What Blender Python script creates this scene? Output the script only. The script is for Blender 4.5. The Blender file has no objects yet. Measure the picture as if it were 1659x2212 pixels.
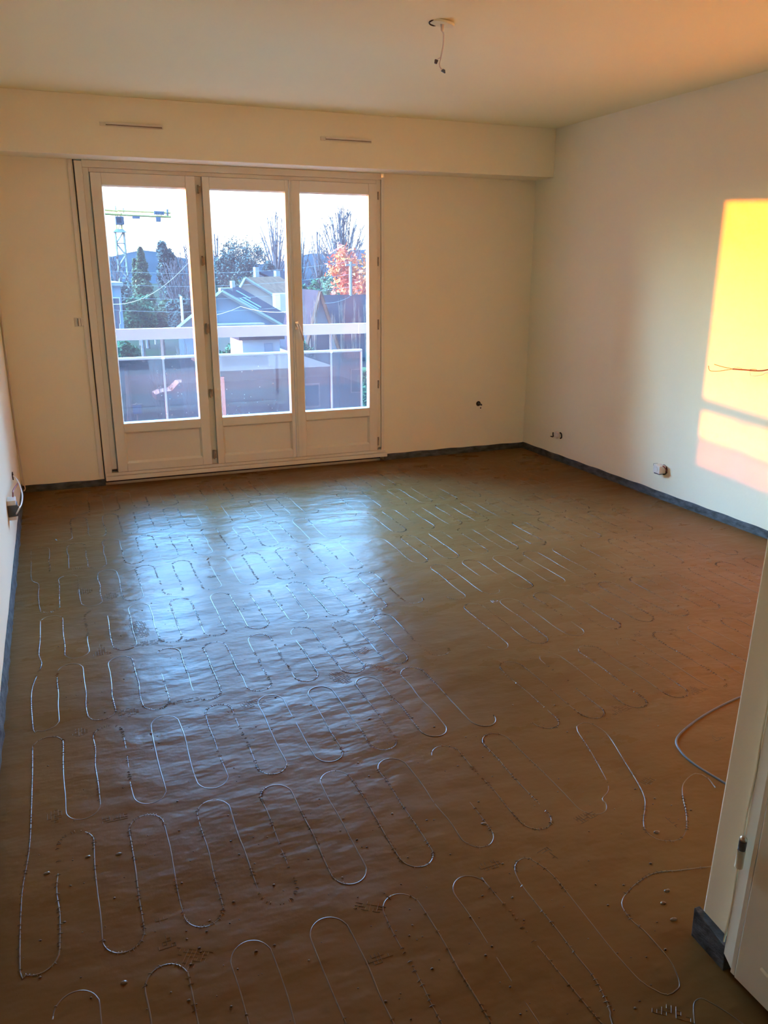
import bpy, math, random
import numpy as np
from mathutils import Vector, Matrix, noise
random.seed(7)
S = bpy.context.scene
COL = S.collection
# ------------------------------------------------------------------ camera
CAM = Vector((-3.7002, -5.9487, 1.483)); YAW, PITCH, ROLL, FPX = -0.3837, 0.2914, 0.0007, 1747.1
IW, IH = 1659.0, 2212.0
_f = Vector((-math.sin(YAW)*math.cos(PITCH), math.cos(YAW)*math.cos(PITCH), -math.sin(PITCH)))
_r = _f.cross(Vector((0, 0, 1))).normalized(); _u = _r.cross(_f)
_c, _s = math.cos(ROLL), math.sin(ROLL)
_r, _u = _c*_r + _s*_u, -_s*_r + _c*_u
cd = bpy.data.cameras.new('camera'); cam = bpy.data.objects.new('camera', cd); COL.objects.link(cam)
M = Matrix((( _r.x, _u.x, -_f.x), (_r.y, _u.y, -_f.y), (_r.z, _u.z, -_f.z))).to_4x4()
M.translation = CAM
cam.matrix_world = M
cd.sensor_fit = 'VERTICAL'; cd.sensor_height = 24.0; cd.lens = FPX/IH*24.0
cd.clip_start = 0.02; cd.clip_end = 4000
S.camera = cam
def at(u, v, Y):
    "world point at depth plane y=Y seen at picture position (u,v)"
    d = _f + _r*((u-IW/2)/FPX) - _u*((v-IH/2)/FPX)
    return CAM + d*((Y-CAM.y)/d.y)
def on_floor(u, v):
    d = _f + _r*((u-IW/2)/FPX) - _u*((v-IH/2)/FPX)
    p = CAM + d*(-CAM.z/d.z); return (p.x, p.y)
# ------------------------------------------------------------------ world, sun, exposure
S.view_settings.view_transform = 'Standard'; S.view_settings.look = 'None'
S.view_settings.exposure = 4.1; S.view_settings.gamma = 1.0
S.view_settings.use_curve_mapping = False
SUN = Vector((1.43, -2.05, -0.14)).normalized()          # direction the light travels
w = bpy.data.worlds.new('evening_sky'); S.world = w; w.use_nodes = True
nt = w.node_tree; nt.nodes.clear()
def N(t, **k):
    n = nt.nodes.new(t)
    for a, b in k.items(): setattr(n, a, b)
    return n
tc = N('ShaderNodeTexCoord'); sx = N('ShaderNodeSeparateXYZ'); nt.links.new(tc.outputs['Generated'], sx.inputs[0])
ramp = N('ShaderNodeValToRGB'); nt.links.new(sx.outputs['Z'], ramp.inputs[0])
e = ramp.color_ramp; e.interpolation = 'EASE'
stops = [(0.0, (.02, .05, .07)), (0.004, (.017, .020, .0215)), (0.075, (.028, .033, .035)), (0.15, (.165, .215, .25)), (0.27, (.100, .20, .34)),
         (0.45, (.090, .29, .57)), (0.70, (.09, .26, .54)), (1.0, (.03, .13, .30))]
e.elements[0].position = stops[0][0]; e.elements[0].color = (*stops[0][1], 1)
e.elements[1].position = stops[-1][0]; e.elements[1].color = (*stops[-1][1], 1)
for p_, c_ in stops[1:-1]:
    el = e.elements.new(p_); el.color = (*c_, 1)
dot = N('ShaderNodeVectorMath', operation='DOT_PRODUCT'); nt.links.new(tc.outputs['Generated'], dot.inputs[0])
dot.inputs[1].default_value = tuple(-SUN)
mr = N('ShaderNodeMapRange'); nt.links.new(dot.outputs['Value'], mr.inputs[0])
mr.inputs[1].default_value = -.25; mr.inputs[2].default_value = 1; mr.inputs[3].default_value = .35; mr.inputs[4].default_value = 9.5; mr.interpolation_type = 'SMOOTHSTEP'
bg = N('ShaderNodeBackground'); nt.links.new(ramp.outputs[0], bg.inputs[0]); nt.links.new(mr.outputs[0], bg.inputs[1])
# warm sunset glow round the sun, fading smoothly with angle
mx = N('ShaderNodeMath', operation='MAXIMUM'); nt.links.new(dot.outputs['Value'], mx.inputs[0]); mx.inputs[1].default_value = 0
pw = N('ShaderNodeMath', operation='POWER'); nt.links.new(mx.outputs[0], pw.inputs[0]); pw.inputs[1].default_value = 9
gz_ = N('ShaderNodeMapRange'); nt.links.new(sx.outputs['Z'], gz_.inputs[0]); gz_.interpolation_type = 'SMOOTHSTEP'
gz_.inputs[1].default_value = -.004; gz_.inputs[2].default_value = .004; gz_.inputs[3].default_value = 0; gz_.inputs[4].default_value = 1.5
gh = N('ShaderNodeMapRange'); nt.links.new(sx.outputs['Z'], gh.inputs[0]); gh.interpolation_type = 'SMOOTHSTEP'
gh.inputs[1].default_value = 0; gh.inputs[2].default_value = .40; gh.inputs[3].default_value = 1; gh.inputs[4].default_value = .05
g0 = N('ShaderNodeMath', operation='MULTIPLY'); nt.links.new(pw.outputs[0], g0.inputs[0]); nt.links.new(gh.outputs[0], g0.inputs[1])
gm = N('ShaderNodeMath', operation='MULTIPLY'); nt.links.new(g0.outputs[0], gm.inputs[0]); nt.links.new(gz_.outputs[0], gm.inputs[1])
bg2 = N('ShaderNodeBackground'); bg2.inputs[0].default_value = (1.0, .95, .50, 1); nt.links.new(gm.outputs[0], bg2.inputs[1])
ad = N('ShaderNodeAddShader'); nt.links.new(bg.outputs[0], ad.inputs[0]); nt.links.new(bg2.outputs[0], ad.inputs[1])
out = N('ShaderNodeOutputWorld'); nt.links.new(ad.outputs[0], out.inputs[0])
sd = bpy.data.lights.new('sun', 'SUN'); sd.energy = 1.5; sd.color = (1.0, .215, .0); sd.angle = math.radians(.9)
so = bpy.data.objects.new('sun', sd); COL.objects.link(so); so.location = (-20, 30, 12)
so.rotation_euler = SUN.to_track_quat('-Z', 'Y').to_euler()
# ------------------------------------------------------------------ materials
def mat(name, col, rough=.6, metal=0, var=0., scale=8., bump=0., bscale=40., spec=.5, col2=None, stretch=None, emit=None):
    m = bpy.data.materials.new(name); m.use_nodes = True; t = m.node_tree; b = t.nodes['Principled BSDF']
    b.inputs['Roughness'].default_value = rough; b.inputs['Metallic'].default_value = metal
    b.inputs['Specular IOR Level'].default_value = spec
    co = t.nodes.new('ShaderNodeTexCoord'); src = co.outputs['Object']
    if stretch:
        mp = t.nodes.new('ShaderNodeMapping'); mp.inputs['Scale'].default_value = stretch
        t.links.new(src, mp.inputs[0]); src = mp.outputs[0]
    n = t.nodes.new('ShaderNodeTexNoise'); n.inputs['Scale'].default_value = scale; n.inputs['Detail'].default_value = 4
    t.links.new(src, n.inputs[0])
    r = t.nodes.new('ShaderNodeValToRGB'); t.links.new(n.outputs[0], r.inputs[0])
    c2 = col2 or tuple(max(0, c*(1-var)) for c in col)
    r.color_ramp.elements[0].position = .35; r.color_ramp.elements[1].position = .65
    r.color_ramp.elements[0].color = (*c2, 1); r.color_ramp.elements[1].color = (*col, 1)
    t.links.new(r.outputs[0], b.inputs['Base Color'])
    if bump:
        n2 = t.nodes.new('ShaderNodeTexNoise'); n2.inputs['Scale'].default_value = bscale; n2.inputs['Detail'].default_value = 5
        t.links.new(src, n2.inputs[0])
        bp = t.nodes.new('ShaderNodeBump'); bp.inputs['Strength'].default_value = bump; bp.inputs['Distance'].default_value = .01
        t.links.new(n2.outputs[0], bp.inputs['Height']); t.links.new(bp.outputs[0], b.inputs['Normal'])
    return m
WALL = mat('wall_paint', (.90, .87, .66), .75, var=.02, scale=1.5, bump=.05, bscale=60, spec=.25)
CEIL = mat('ceiling_paint', (.91, .89, .58), .8, var=.015, scale=1.2, bump=.03, bscale=50, spec=.2)
PVC = mat('white_joinery', (.82, .80, .66), .38, var=.02, scale=3, spec=.4)
JAMB = mat('door_paint', (.74, .72, .56), .45, var=.05, scale=2.5, spec=.4)
GROUT = mat('skirting_residue', (.085, .10, .105), .7, scale=14, col2=(.018, .022, .022), bump=.6, bscale=45, stretch=(1, 1, 2.5))
SLOT = mat('slot_shade', (.30, .25, .17), .8)
DARK = mat('dark_cavity', (.035, .025, .018), .9, var=.3)
PLAST = mat('socket_plastic', (.80, .78, .70), .45, var=.08, scale=30)
GREY = mat('grey_plastic', (.08, .095, .11), .5, var=.2, scale=30)
WIREW = mat('cream_cable', (.80, .76, .66), .5, var=.05)
WIRER = mat('red_wire', (.32, .06, .05), .5, var=.1)
WIREB = mat('brown_wire', (.10, .045, .025), .45, var=.3, scale=60)
COPPER = mat('bare_copper', (.42, .20, .03), .4, var=.1)
METAL = mat('hinge_metal', (.42, .36, .26), .4, .6, var=.3, scale=60)
CHROME = mat('handle_metal', (.75, .72, .62), .25, .8, var=.05)
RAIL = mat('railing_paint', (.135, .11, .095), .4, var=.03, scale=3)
CONC = mat('balcony_concrete', (.50, .47, .43), .85, var=.15, scale=6, bump=.2)
FACADE = mat('facade_render', (.50, .46, .42), .85, var=.06, scale=2, bump=.1)
# wet screed
def screed():
    m = bpy.data.materials.new('wet_screed'); m.use_nodes = True; t = m.node_tree; b = t.nodes['Principled BSDF']
    L = t.links.new; nn = t.nodes.new
    co = nn('ShaderNodeTexCoord')
    n1 = nn('ShaderNodeTexNoise'); n1.inputs['Scale'].default_value = 1.3; n1.inputs['Detail'].default_value = 5; L(co.outputs['Object'], n1.inputs[0])
    r1 = nn('ShaderNodeValToRGB'); L(n1.outputs[0], r1.inputs[0])
    r1.color_ramp.elements[0].position = .3; r1.color_ramp.elements[1].position = .7
    r1.color_ramp.elements[0].color = (.138, .071, .021, 1); r1.color_ramp.elements[1].color = (.184, .097, .033, 1)
    L(r1.outputs[0], b.inputs['Base Color'])
    n2 = nn('ShaderNodeTexNoise'); n2.inputs['Scale'].default_value = 2.2; n2.inputs['Detail'].default_value = 6; n2.inputs['Roughness'].default_value = .6
    mp = nn('ShaderNodeMapping'); mp.inputs['Scale'].default_value = (1, 1.8, 1); L(co.outputs['Object'], mp.inputs[0]); L(mp.outputs[0], n2.inputs[0])
    r2 = nn('ShaderNodeMapRange'); L(n2.outputs[0], r2.inputs[0])
    r2.inputs[1].default_value = .35; r2.inputs[2].default_value = .65; r2.inputs[3].default_value = .25; r2.inputs[4].default_value = .38
    L(r2.outputs[0], b.inputs['Roughness'])
    b.inputs['IOR'].default_value = 1.5; b.inputs['Specular IOR Level'].default_value = .026
    n3 = nn('ShaderNodeTexNoise'); n3.inputs['Scale'].default_value = 5.5; n3.inputs['Detail'].default_value = 3; L(mp.outputs[0], n3.inputs[0])
    n4 = nn('ShaderNodeTexNoise'); n4.inputs['Scale'].default_value = 90; n4.inputs['Detail'].default_value = 4; L(co.outputs['Object'], n4.inputs[0])
    a = nn('ShaderNodeMath'); a.operation = 'MULTIPLY_ADD'; L(n4.outputs[0], a.inputs[0]); a.inputs[1].default_value = .035; L(n3.outputs[0], a.inputs[2])
    bp = nn('ShaderNodeBump'); bp.inputs['Strength'].default_value = .42; bp.inputs['Distance'].default_value = .02
    L(a.outputs[0], bp.inputs['Height']); L(bp.outputs[0], b.inputs['Normal'])
    return m
SCREED = screed()
WETCABLE = mat('slurry_coated_cable', (.15, .10, .05), .30, var=.3, scale=30, spec=.42)
CABLE2 = mat('dull_coated_cable', (.15, .10, .05), .36, var=.3, scale=30, spec=.25)
def glass(name, tint, dust_veil, dust_veil_col, refl=.06):
    m = bpy.data.materials.new(name); m.use_nodes = True; t = m.node_tree; t.nodes.clear(); nn = t.nodes.new; L = t.links.new
    o = nn('ShaderNodeOutputMaterial'); tr = nn('ShaderNodeBsdfTransparent'); tr.inputs[0].default_value = (*tint, 1)
    gl = nn('ShaderNodeBsdfGlossy'); gl.inputs[1].default_value = .02
    df = nn('ShaderNodeBsdfTranslucent'); df.inputs[0].default_value = (*dust_veil_col, 1)
    d2 = nn('ShaderNodeBsdfDiffuse'); d2.inputs[0].default_value = (*dust_veil_col, 1)
    md = nn('ShaderNodeMixShader'); md.inputs[0].default_value = .4; L(df.outputs[0], md.inputs[1]); L(d2.outputs[0], md.inputs[2])
    co = nn('ShaderNodeTexCoord'); n = nn('ShaderNodeTexNoise'); n.inputs['Scale'].default_value = 3; n.inputs['Detail'].default_value = 6; L(co.outputs['Object'], n.inputs[0])
    mr_ = nn('ShaderNodeMapRange'); L(n.outputs[0], mr_.inputs[0]); mr_.inputs[1].default_value = .3; mr_.inputs[2].default_value = .7
    mr_.inputs[3].default_value = dust_veil*.75; mr_.inputs[4].default_value = dust_veil*1.25
    m1 = nn('ShaderNodeMixShader'); L(mr_.outputs[0], m1.inputs[0]); L(tr.outputs[0], m1.inputs[1]); L(md.outputs[0], m1.inputs[2])
    fr = nn('ShaderNodeFresnel'); fr.inputs[0].default_value = 1.3
    m2 = nn('ShaderNodeMixShader'); L(fr.outputs[0], m2.inputs[0]); L(m1.outputs[0], m2.inputs[1]); L(gl.outputs[0], m2.inputs[2])
    L(m2.outputs[0], o.inputs[0]); return m
PANE = glass('veiled_window_glass', (.97, .98, 1.0), .012, (.7, .8, .95))  # pale scatter mixed in to imitate veiling glare over the outdoor view
TINT = glass('tinted_balcony_glass', (.50, .36, .33), .05, (.16, .16, .17))
# ------------------------------------------------------------------ mesh helpers
class MB:
    def __init__(s): s.v = []; s.f = []
    def box(s, x0, x1, y0, y1, z0, z1):
        i = len(s.v)
        s.v += [(x0,y0,z0),(x1,y0,z0),(x1,y1,z0),(x0,y1,z0),(x0,y0,z1),(x1,y0,z1),(x1,y1,z1),(x0,y1,z1)]
        s.f += [(i,i+3,i+2,i+1),(i+4,i+5,i+6,i+7),(i,i+1,i+5,i+4),(i+1,i+2,i+6,i+5),(i+2,i+3,i+7,i+6),(i+3,i,i+4,i+7)]
        return s
    def hexa(s, p):
        i = len(s.v); s.v += [tuple(q) for q in p]
        s.f += [(i,i+3,i+2,i+1),(i+4,i+5,i+6,i+7),(i,i+1,i+5,i+4),(i+1,i+2,i+6,i+5),(i+2,i+3,i+7,i+6),(i+3,i,i+4,i+7)]
        return s
    def tube(s, pts, r, n=6, cap=True):
        pts = [Vector(p) for p in pts]; m = len(pts); i0 = len(s.v)
        rr = r if isinstance(r, (list, tuple)) else [r]*m
        up = None
        for k, p in enumerate(pts):
            t = (pts[min(k+1, m-1)] - pts[max(k-1, 0)])
            if t.length < 1e-9: t = Vector((0,0,1))
            t.normalize()
            if up is None:
                up = Vector((0,0,1)) if abs(t.z) < .9 else Vector((1,0,0))
            a = t.cross(up)
            if a.length < 1e-6: a = t.orthogonal()
            a.normalize(); b = a.cross(t); up = b
            for j in range(n):
                an = 2*math.pi*j/n
                s.v.append(tuple(p + (a*math.cos(an) + b*math.sin(an))*rr[k]))
        for k in range(m-1):
            for j in range(n):
                q = i0+k*n; j2 = (j+1) % n
                s.f.append((q+j, q+j2, q+n+j2, q+n+j))
        if cap:
            s.f.append(tuple(i0+j for j in range(n))); s.f.append(tuple(i0+(m-1)*n+j for j in reversed(range(n))))
        return s
    def disc(s, c, ax, r, h, n=20, r2=None):
        c = Vector(c); ax = Vector(ax).normalized()
        return s.tube([c, c+ax*h], [r, r2 if r2 is not None else r], n)
    def blob(s, c, r, sq=(1,1,1), n=6, m=4, jit=0.):
        i0 = len(s.v); c = Vector(c)
        s.v.append((c.x, c.y, c.z-r*sq[2]))
        for a in range(1, m):
            th = math.pi*a/m
            for b in range(n):
                ph = 2*math.pi*b/n; q = 1+random.uniform(-jit, jit)
                s.v.append((c.x+q*r*sq[0]*math.sin(th)*math.cos(ph), c.y+q*r*sq[1]*math.sin(th)*math.sin(ph), c.z-q*r*sq[2]*math.cos(th)))
        s.v.append((c.x, c.y, c.z+r*sq[2])); top = len(s.v)-1
        for b in range(n):
            b2 = (b+1) % n
            s.f.append((i0, i0+1+b2, i0+1+b)); s.f.append((top, top-n+b, top-n+b2))
            for a in range(m-2):
                q = i0+1+a*n; s.f.append((q+b, q+b2, q+n+b2, q+n+b))
        return s
    def quad(s, *p):
        i = len(s.v); s.v += [tuple(q) for q in p]; s.f.append(tuple(range(i, i+len(p)))); return s
    def build(s, name, m, parent=None, smooth=False, bevel=0., kind=None, origin=None):
        me = bpy.data.meshes.new(name)
        vs = s.v
        if origin is not None: vs = [(a-origin[0], b-origin[1], c-origin[2]) for a, b, c in vs]
        me.from_pydata(vs, [], s.f); me.materials.append(m)
        if smooth: me.polygons.foreach_set('use_smooth', [True]*len(me.polygons))
        me.update()
        o = bpy.data.objects.new(name, me); COL.objects.link(o)
        if origin is not None: o.location = origin
        if parent:
            o.parent = parent
            px = parent.location if parent.parent is None else parent.location + parent.parent.location
            if origin is not None: o.location = Vector(origin) - px
            else: o.location = -px
        if bevel:
            b = o.modifiers.new('bevel', 'BEVEL'); b.width = bevel; b.segments = 2; b.limit_method = 'ANGLE'
        if kind: o['kind'] = kind
        return o
def tag(o, label=None, cat=None, group=None, kind=None):
    for k, v in (('label', label), ('category', cat), ('group', group), ('kind', kind)):
        if v: o[k] = v
    return o
def thing(name, label, cat, loc=(0,0,0), group=None):
    o = bpy.data.objects.new(name, None); COL.objects.link(o); o.location = loc; o.empty_display_size = .1
    return tag(o, label, cat, group)
def struct(o, label=None): return tag(o, label, None, None, 'structure')
def spline(pts, step=.01):
    "Catmull-Rom through pts, resampled"
    P = [Vector(p) for p in pts]; P = [P[0]*2-P[1]] + P + [P[-1]*2-P[-2]]; o = []
    for i in range(1, len(P)-2):
        n = max(2, int((P[i+1]-P[i]).length/step))
        for k in range(n):
            t = k/n; a, b, c, d = P[i-1:i+3]
            o.append(.5*((2*b)+(c-a)*t+(2*a-5*b+4*c-d)*t*t+(3*b-a-3*c+d)*t**3))
    o.append(P[-2]); return o
# ------------------------------------------------------------------ room shell
RW = 4.0; CH = 2.5; YF = -4.815; YH = -7.8
DX0, DX1, DZ0, DZ1 = -3.449, -1.300, .0475, 2.131       # balcony door frame
WT = .26
def surf(x, y):
    e_ = min(1, max(0, min(-x, x+RW, -y)/.08))
    return (.0016*math.sin(3.1*x+1.3*y+.4)*math.sin(2.3*y-1.1*x) + .0009*math.sin(9*x+4*y)*math.sin(8*y-3*x+1) + .0007*noise.noise(Vector((x*6, y*9, 0))))*e_
def make_floor():
    nx, ny = 200, 390
    xs = np.linspace(-RW, 0, nx); ys = np.linspace(YH, 0.0, ny)
    v = [(x, y, surf(x, y)) for y in ys for x in xs]
    f = [(j*nx+i, j*nx+i+1, (j+1)*nx+i+1, (j+1)*nx+i) for j in range(ny-1) for i in range(nx-1)]
    b = MB(); b.v = v; b.f = f
    return struct(b.build('floor', SCREED, smooth=True), 'wet brown screed floor with heating cable loops showing through')
floor = make_floor()
struct(MB().box(-RW-.2, .2, YH-.2, WT, -.25, -.02).build('trim_1', CONC), 'concrete slab under the screed')
struct(MB().box(-RW-.2, .2, YH-.2, WT, CH, CH+.2).build('ceiling', CEIL), 'cream ceiling')
wb = MB()
wb.box(-RW-.2, DX0, 0, WT, 0, CH); wb.box(DX1, .2, 0, WT, 0, CH); wb.box(DX0, DX1, 0, WT, 2.158, CH); wb.box(DX0, DX1, .08, WT, -.02, DZ0)
struct(wb.build('wall_back', WALL), 'cream back wall around the balcony door')
struct(MB().box(-RW-.2, .2, WT, WT+.04, -3, 4.5).build('trim_2', FACADE) if False else
       MB().box(-RW-2, DX0-.02, WT, WT+.04, -3, 4).box(DX1+.02, 2, WT, WT+.04, -3, 4).box(DX0-.02, DX1+.02, WT, WT+.04, 2.158, 4).box(DX0-.02, DX1+.02, WT, WT+.04, -3, .02).build('trim_2', FACADE), 'rendered outside face of the building')
struct(MB().box(0, .2, YF, 0, 0, CH).build('wall_right', WALL), 'white right wall with sun patch')
struct(MB().box(-RW-.2, -RW, YH, 0, 0, CH).build('wall_left', WALL), 'white left wall')
struct(MB().box(-RW-.2, .2, YH-.2, YH, 0, CH).build('wall_behind', WALL), 'wall of the hall behind')
struct(MB().box(-1.3, .2, YH, YF-.11, 0, CH).build('wall_hall', WALL), 'right wall of the hall')
def lean(x, z): return x + .036*z
pf = MB().hexa([(lean(-2.453,0), YF-.092, 0), (.2, YF-.092, 0), (.2, YF, 0), (lean(-2.453,0), YF, 0),
                (lean(-2.453,CH), YF-.092, CH), (.2, YF-.092, CH), (.2, YF, CH), (lean(-2.453,CH), YF, CH)])
struct(pf.build('wall_front', WALL, bevel=.004), 'white end of the partition wall beside the open door')
# beam over the window
struct(MB().box(-RW, 0, -.249, 0, 2.158, CH).build('trim_3', WALL, bevel=.003), 'boxed beam above the balcony door')
# wavy dark residue strips where the skirting was
def residue(name, p0, p1, n_in, h0, th=.006, step=.02, lump=0.):
    b = MB(); p0 = Vector(p0); p1 = Vector(p1); L_ = (p1-p0).length; n = max(2, int(L_/step)); nin = Vector(n_in)
    for i in range(n+1):
        q = p0.lerp(p1, i/n)
        h = h0 + .004*noise.noise(Vector((i*.06, h0*50, p0.x))) + .0015*math.sin(i*.5)
        w_ = th*(1+.9*abs(noise.noise(Vector((i*.25, 3, p0.y))))) + lump*max(0, noise.noise(Vector((i*.18, 9, 1))))
        b.v += [tuple(q), tuple(q+nin*(w_+.003)+Vector((0,0,0))), tuple(q+nin*w_+Vector((0,0,h*.6))), tuple(q+nin*.003+Vector((0,0,h))), tuple(q+Vector((0,0,h)))]
    for i in range(n):
        a = i*5; c = a+5
        for j in range(4): b.f.append((a+j, a+j+1, c+j+1, c+j))
    b.f.append((0,1,2,3,4)); b.f.append(tuple(n*5+k for k in (4,3,2,1,0)))
    return struct(b.build(name, GROUT), 'dark grey strip of old skirting residue')
residue('baseboard_back', (-RW, -.001, -.002), (DX0, -.001, -.002), (0,-1,0), .050)
residue('baseboard_back_right', (DX1, -.001, -.002), (0, -.001, -.002), (0,-1,0), .052)
residue('baseboard_right', (-.001, 0, -.002), (-.001, YF, -.002), (-1,0,0), .052)
residue('baseboard_left', (-RW+.001, YH, -.002), (-RW+.001, 0, -.002), (1,0,0), .062, lump=.012)
# chunk on the partition end
bc = MB()
bc.hexa([(-2.476, YF-.10, -.01), (-2.451, YF-.10, -.01), (-2.451, YF+.006, -.01), (-2.470, YF+.006, -.01),
         (-2.474, YF-.094, .062), (-2.449, YF-.094, .062), (-2.449, YF+.012, .074), (-2.466, YF+.012, .074)])
struct(bc.build('baseboard_partition', GROUT, bevel=.002), 'dark residue block at the foot of the partition end')
residue('baseboard_front', (-2.44, YF+.001, -.002), (0, YF+.001, -.002), (0,1,0), .06)
# ------------------------------------------------------------------ balcony door (window_1)
fr = MB()
FY0, FY1 = -.012, .075
fr.box(DX0+.002, -3.40, FY0, FY1, DZ0+.012, DZ1+.02)            # left outer member
fr.box(-3.40, -3.362, .004, FY1, DZ0+.06, 2.115)
fr.box(-1.362, -1.325, .004, FY1, DZ0+.06, 2.115)               # right
fr.box(-1.325, DX1, FY0+.004, FY1, DZ0+.03, DZ1)
fr.box(-3.40, -1.325, FY0, FY1, 2.113, 2.1575)                  # head
fr.box(-3.362, -1.362, .004, FY1, 2.086, 2.113)
fr.box(-3.40, -3.335, .047, FY1, DZ0, 2.12); fr.box(-1.385, -1.32, .047, FY1, DZ0, 2.12); fr.box(-3.40, -1.32, .047, FY1, DZ0, .105); fr.box(-3.40, -1.32, .047, FY1, 2.07, 2.12)
fr.box(-2.70, -2.625, .046, FY1, .08, 2.1)
win = struct(fr.build('window_1', PVC, bevel=.003), 'three-leaf white balcony door with glazed upper parts')
sl = MB().box(DX0+.004, -1.278, -.022, .08, .032, .064).box(DX0+.004, -1.29, -.014, .08, .066, .088)
sl.build('sill', PVC, win, bevel=.003)
MB().box(DX0-.005, DX0+.001, -.003, .05, .045, 2.16).build('frame_gap', DARK, win)
MB().box(DX0+.004, DX1, .078, .12, .0, .05).build('threshold_gap', DARK, win)
HINGE_Z = [(1.975, 2.03), (1.507, 1.572), (1.04, 1.115), (.588, .65), (.13, .198)]
def leaf(x0, x1, gx0, gx1, cover=None):
    z0, z1, gz0, gz1 = .090, 2.084, .437, 2.009
    y0, y1 = -.018, .045
    b = MB()
    b.box(x0, gx0, y0, y1, z0, z1); b.box(gx1, x1, y0, y1, z0, z1)
    b.box(gx0, gx1, y0, y1, gz1, z1); b.box(gx0, gx1, y0, y1, .372, gz0); b.box(gx0, gx1, y0, y1, z0, .150)
    o = b.build('window_leaf', PVC, win, bevel=.003)
    MB().box(gx0, gx1, .012, .016, gz0, gz1).build('glass_pane', PANE, o)
    pb = MB(); g = .010
    pb.box(gx0, gx1, .004, .03, .150, .372)
    pb.build('lower_panel', PVC, o)
    mb = MB()                                  # sloped moulding round the panel
    X0, X1, Z0, Z1 = gx0, gx1, .150, .372; d = .012
    yA, yB = y0+.004, .003
    for q in ([(X0,yA,Z0),(X1,yA,Z0),(X1-d,yB,Z0+d),(X0+d,yB,Z0+d)], [(X1,yA,Z0),(X1,yA,Z1),(X1-d,yB,Z1-d),(X1-d,yB,Z0+d)],
              [(X1,yA,Z1),(X0,yA,Z1),(X0+d,yB,Z1-d),(X1-d,yB,Z1-d)], [(X0,yA,Z1),(X0,yA,Z0),(X0+d,yB,Z0+d),(X0+d,yB,Z1-d)]): mb.quad(*q)
    mb.build('panel_moulding', PVC, o)
    gb = MB(); d = .008; Z0, Z1 = gz0, gz1; yA, yB = y0+.002, .012
    for q in ([(X0,yA,Z0),(X1,yA,Z0),(X1-d,yB,Z0+d),(X0+d,yB,Z0+d)], [(X1,yA,Z0),(X1,yA,Z1),(X1-d,yB,Z1-d),(X1-d,yB,Z0+d)],
              [(X1,yA,Z1),(X0,yA,Z1),(X0+d,yB,Z1-d),(X1-d,yB,Z1-d)], [(X0,yA,Z1),(X0,yA,Z0),(X0+d,yB,Z0+d),(X0+d,yB,Z1-d)]): gb.quad(*q)
    gb.build('glazing_bead', PVC, o)
    return o
l1 = leaf(-3.356, -2.686, -3.290, -2.752)
l2 = leaf(-2.640, -2.036, -2.592, -2.062)
l3 = leaf(-2.032, -1.361, -1.954, -1.429)
MB().box(-2.684, -2.642, .006, .044, .09, 2.084).build('dark_joint', JAMB, win)
MB().box(-2.018, -2.006, -.026, -.018, .095, 2.08).build('cover_strip', PVC, l3, bevel=.002)
MB().box(-1.990, -1.985, -.020, -.018, .095, 2.08).build('cover_strip', PVC, l3)
for z0, z1 in HINGE_Z:
    h = MB().tube([(-2.668, -.018, z0), (-2.668, -.018, z1)], .006, 10)
    ho = h.build('hinge', METAL, l1, smooth=True)
    MB().box(-2.663, -2.650, -.016, -.004, z0+.006, z1-.006).build('hinge_leaf', METAL, win)
    h = MB().tube([(-1.356, -.022, z0), (-1.356, -.022, z1)], .0055, 10)
    h.build('hinge', METAL, l3, smooth=True)
hz = MB().box(-2.018, -1.995, -.030, -.018, 1.055, 1.115).tube([(-2.006, -.03, 1.092), (-2.006, -.066, 1.092)], .009, 10)
hz.tube(spline([(-2.006, -.062, 1.098), (-1.992, -.068, 1.06), (-1.975, -.066, 1.01), (-1.966, -.06, .978)], .01), .0078, 10)
hz.build('handle', CHROME, l3, smooth=False, bevel=.001)
sb = MB()
for (lx, lz, r) in [(-3.04+random.random()*.25, .45+random.random()*.4, random.choice((.0015, .002, .003))) for _ in range(26)] + \
                   [(-2.57+random.random()*.42, .45+random.random()**2*.35, random.choice((.0015, .0022, .0035))) for _ in range(30)]:
    sb.disc((lx, .0125, lz), (0,-1,0), r, .0008, 6)
so_ = sb.build('paint_speck', PVC, win); so_['kind'] = 'stuff'
# shutter strap trim left of the frame
t = thing('strap_trim', 'narrow vertical painted trim with square latch box left of balcony door', 'trim', (-3.48, -.002, .06))
MB().box(-3.487, -3.462, -.010, 0, .062, 2.158).build('strip', PVC, t, bevel=.002)
MB().box(-3.545, -3.487, -.006, 0, 1.112, 1.171).box(-3.52, -3.485, -.020, 0, 1.117, 1.166).build('latch_box', PVC, t, bevel=.002)
MB().box(-3.523, -3.521, -.021, -.004, 1.117, 1.166).box(-3.505, -3.503, -.0215, -.02, 1.117, 1.166).build('groove', DARK, t)
# air vents on the beam
def vent(x0, x1, z, lab):
    t = thing('air_vent', lab, 'vent', ((x0+x1)/2, -.249, z))
    MB().box(x0, x1, -.258, -.249, z-.012, z+.012).build('vent_body', PVC, t, bevel=.002)
    MB().box(x0+.035, x1-.008, -.272, -.258, z-.001, z+.010).build('hood', PVC, t, bevel=.002)
    MB().box(x0+.035, x1-.008, -.268, -.2575, z-.006, z-.002).build('slot', SLOT, t)
    MB().box(x0+.001, x0+.003, -.2595, -.2575, z-.011, z+.011).build('end_groove', JAMB, t)
vent(-3.285, -2.905, 2.338, 'white slot air vent on the beam above left pane')
vent(-1.867, -1.495, 2.332, 'white slot air vent on the beam above right pane')
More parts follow.
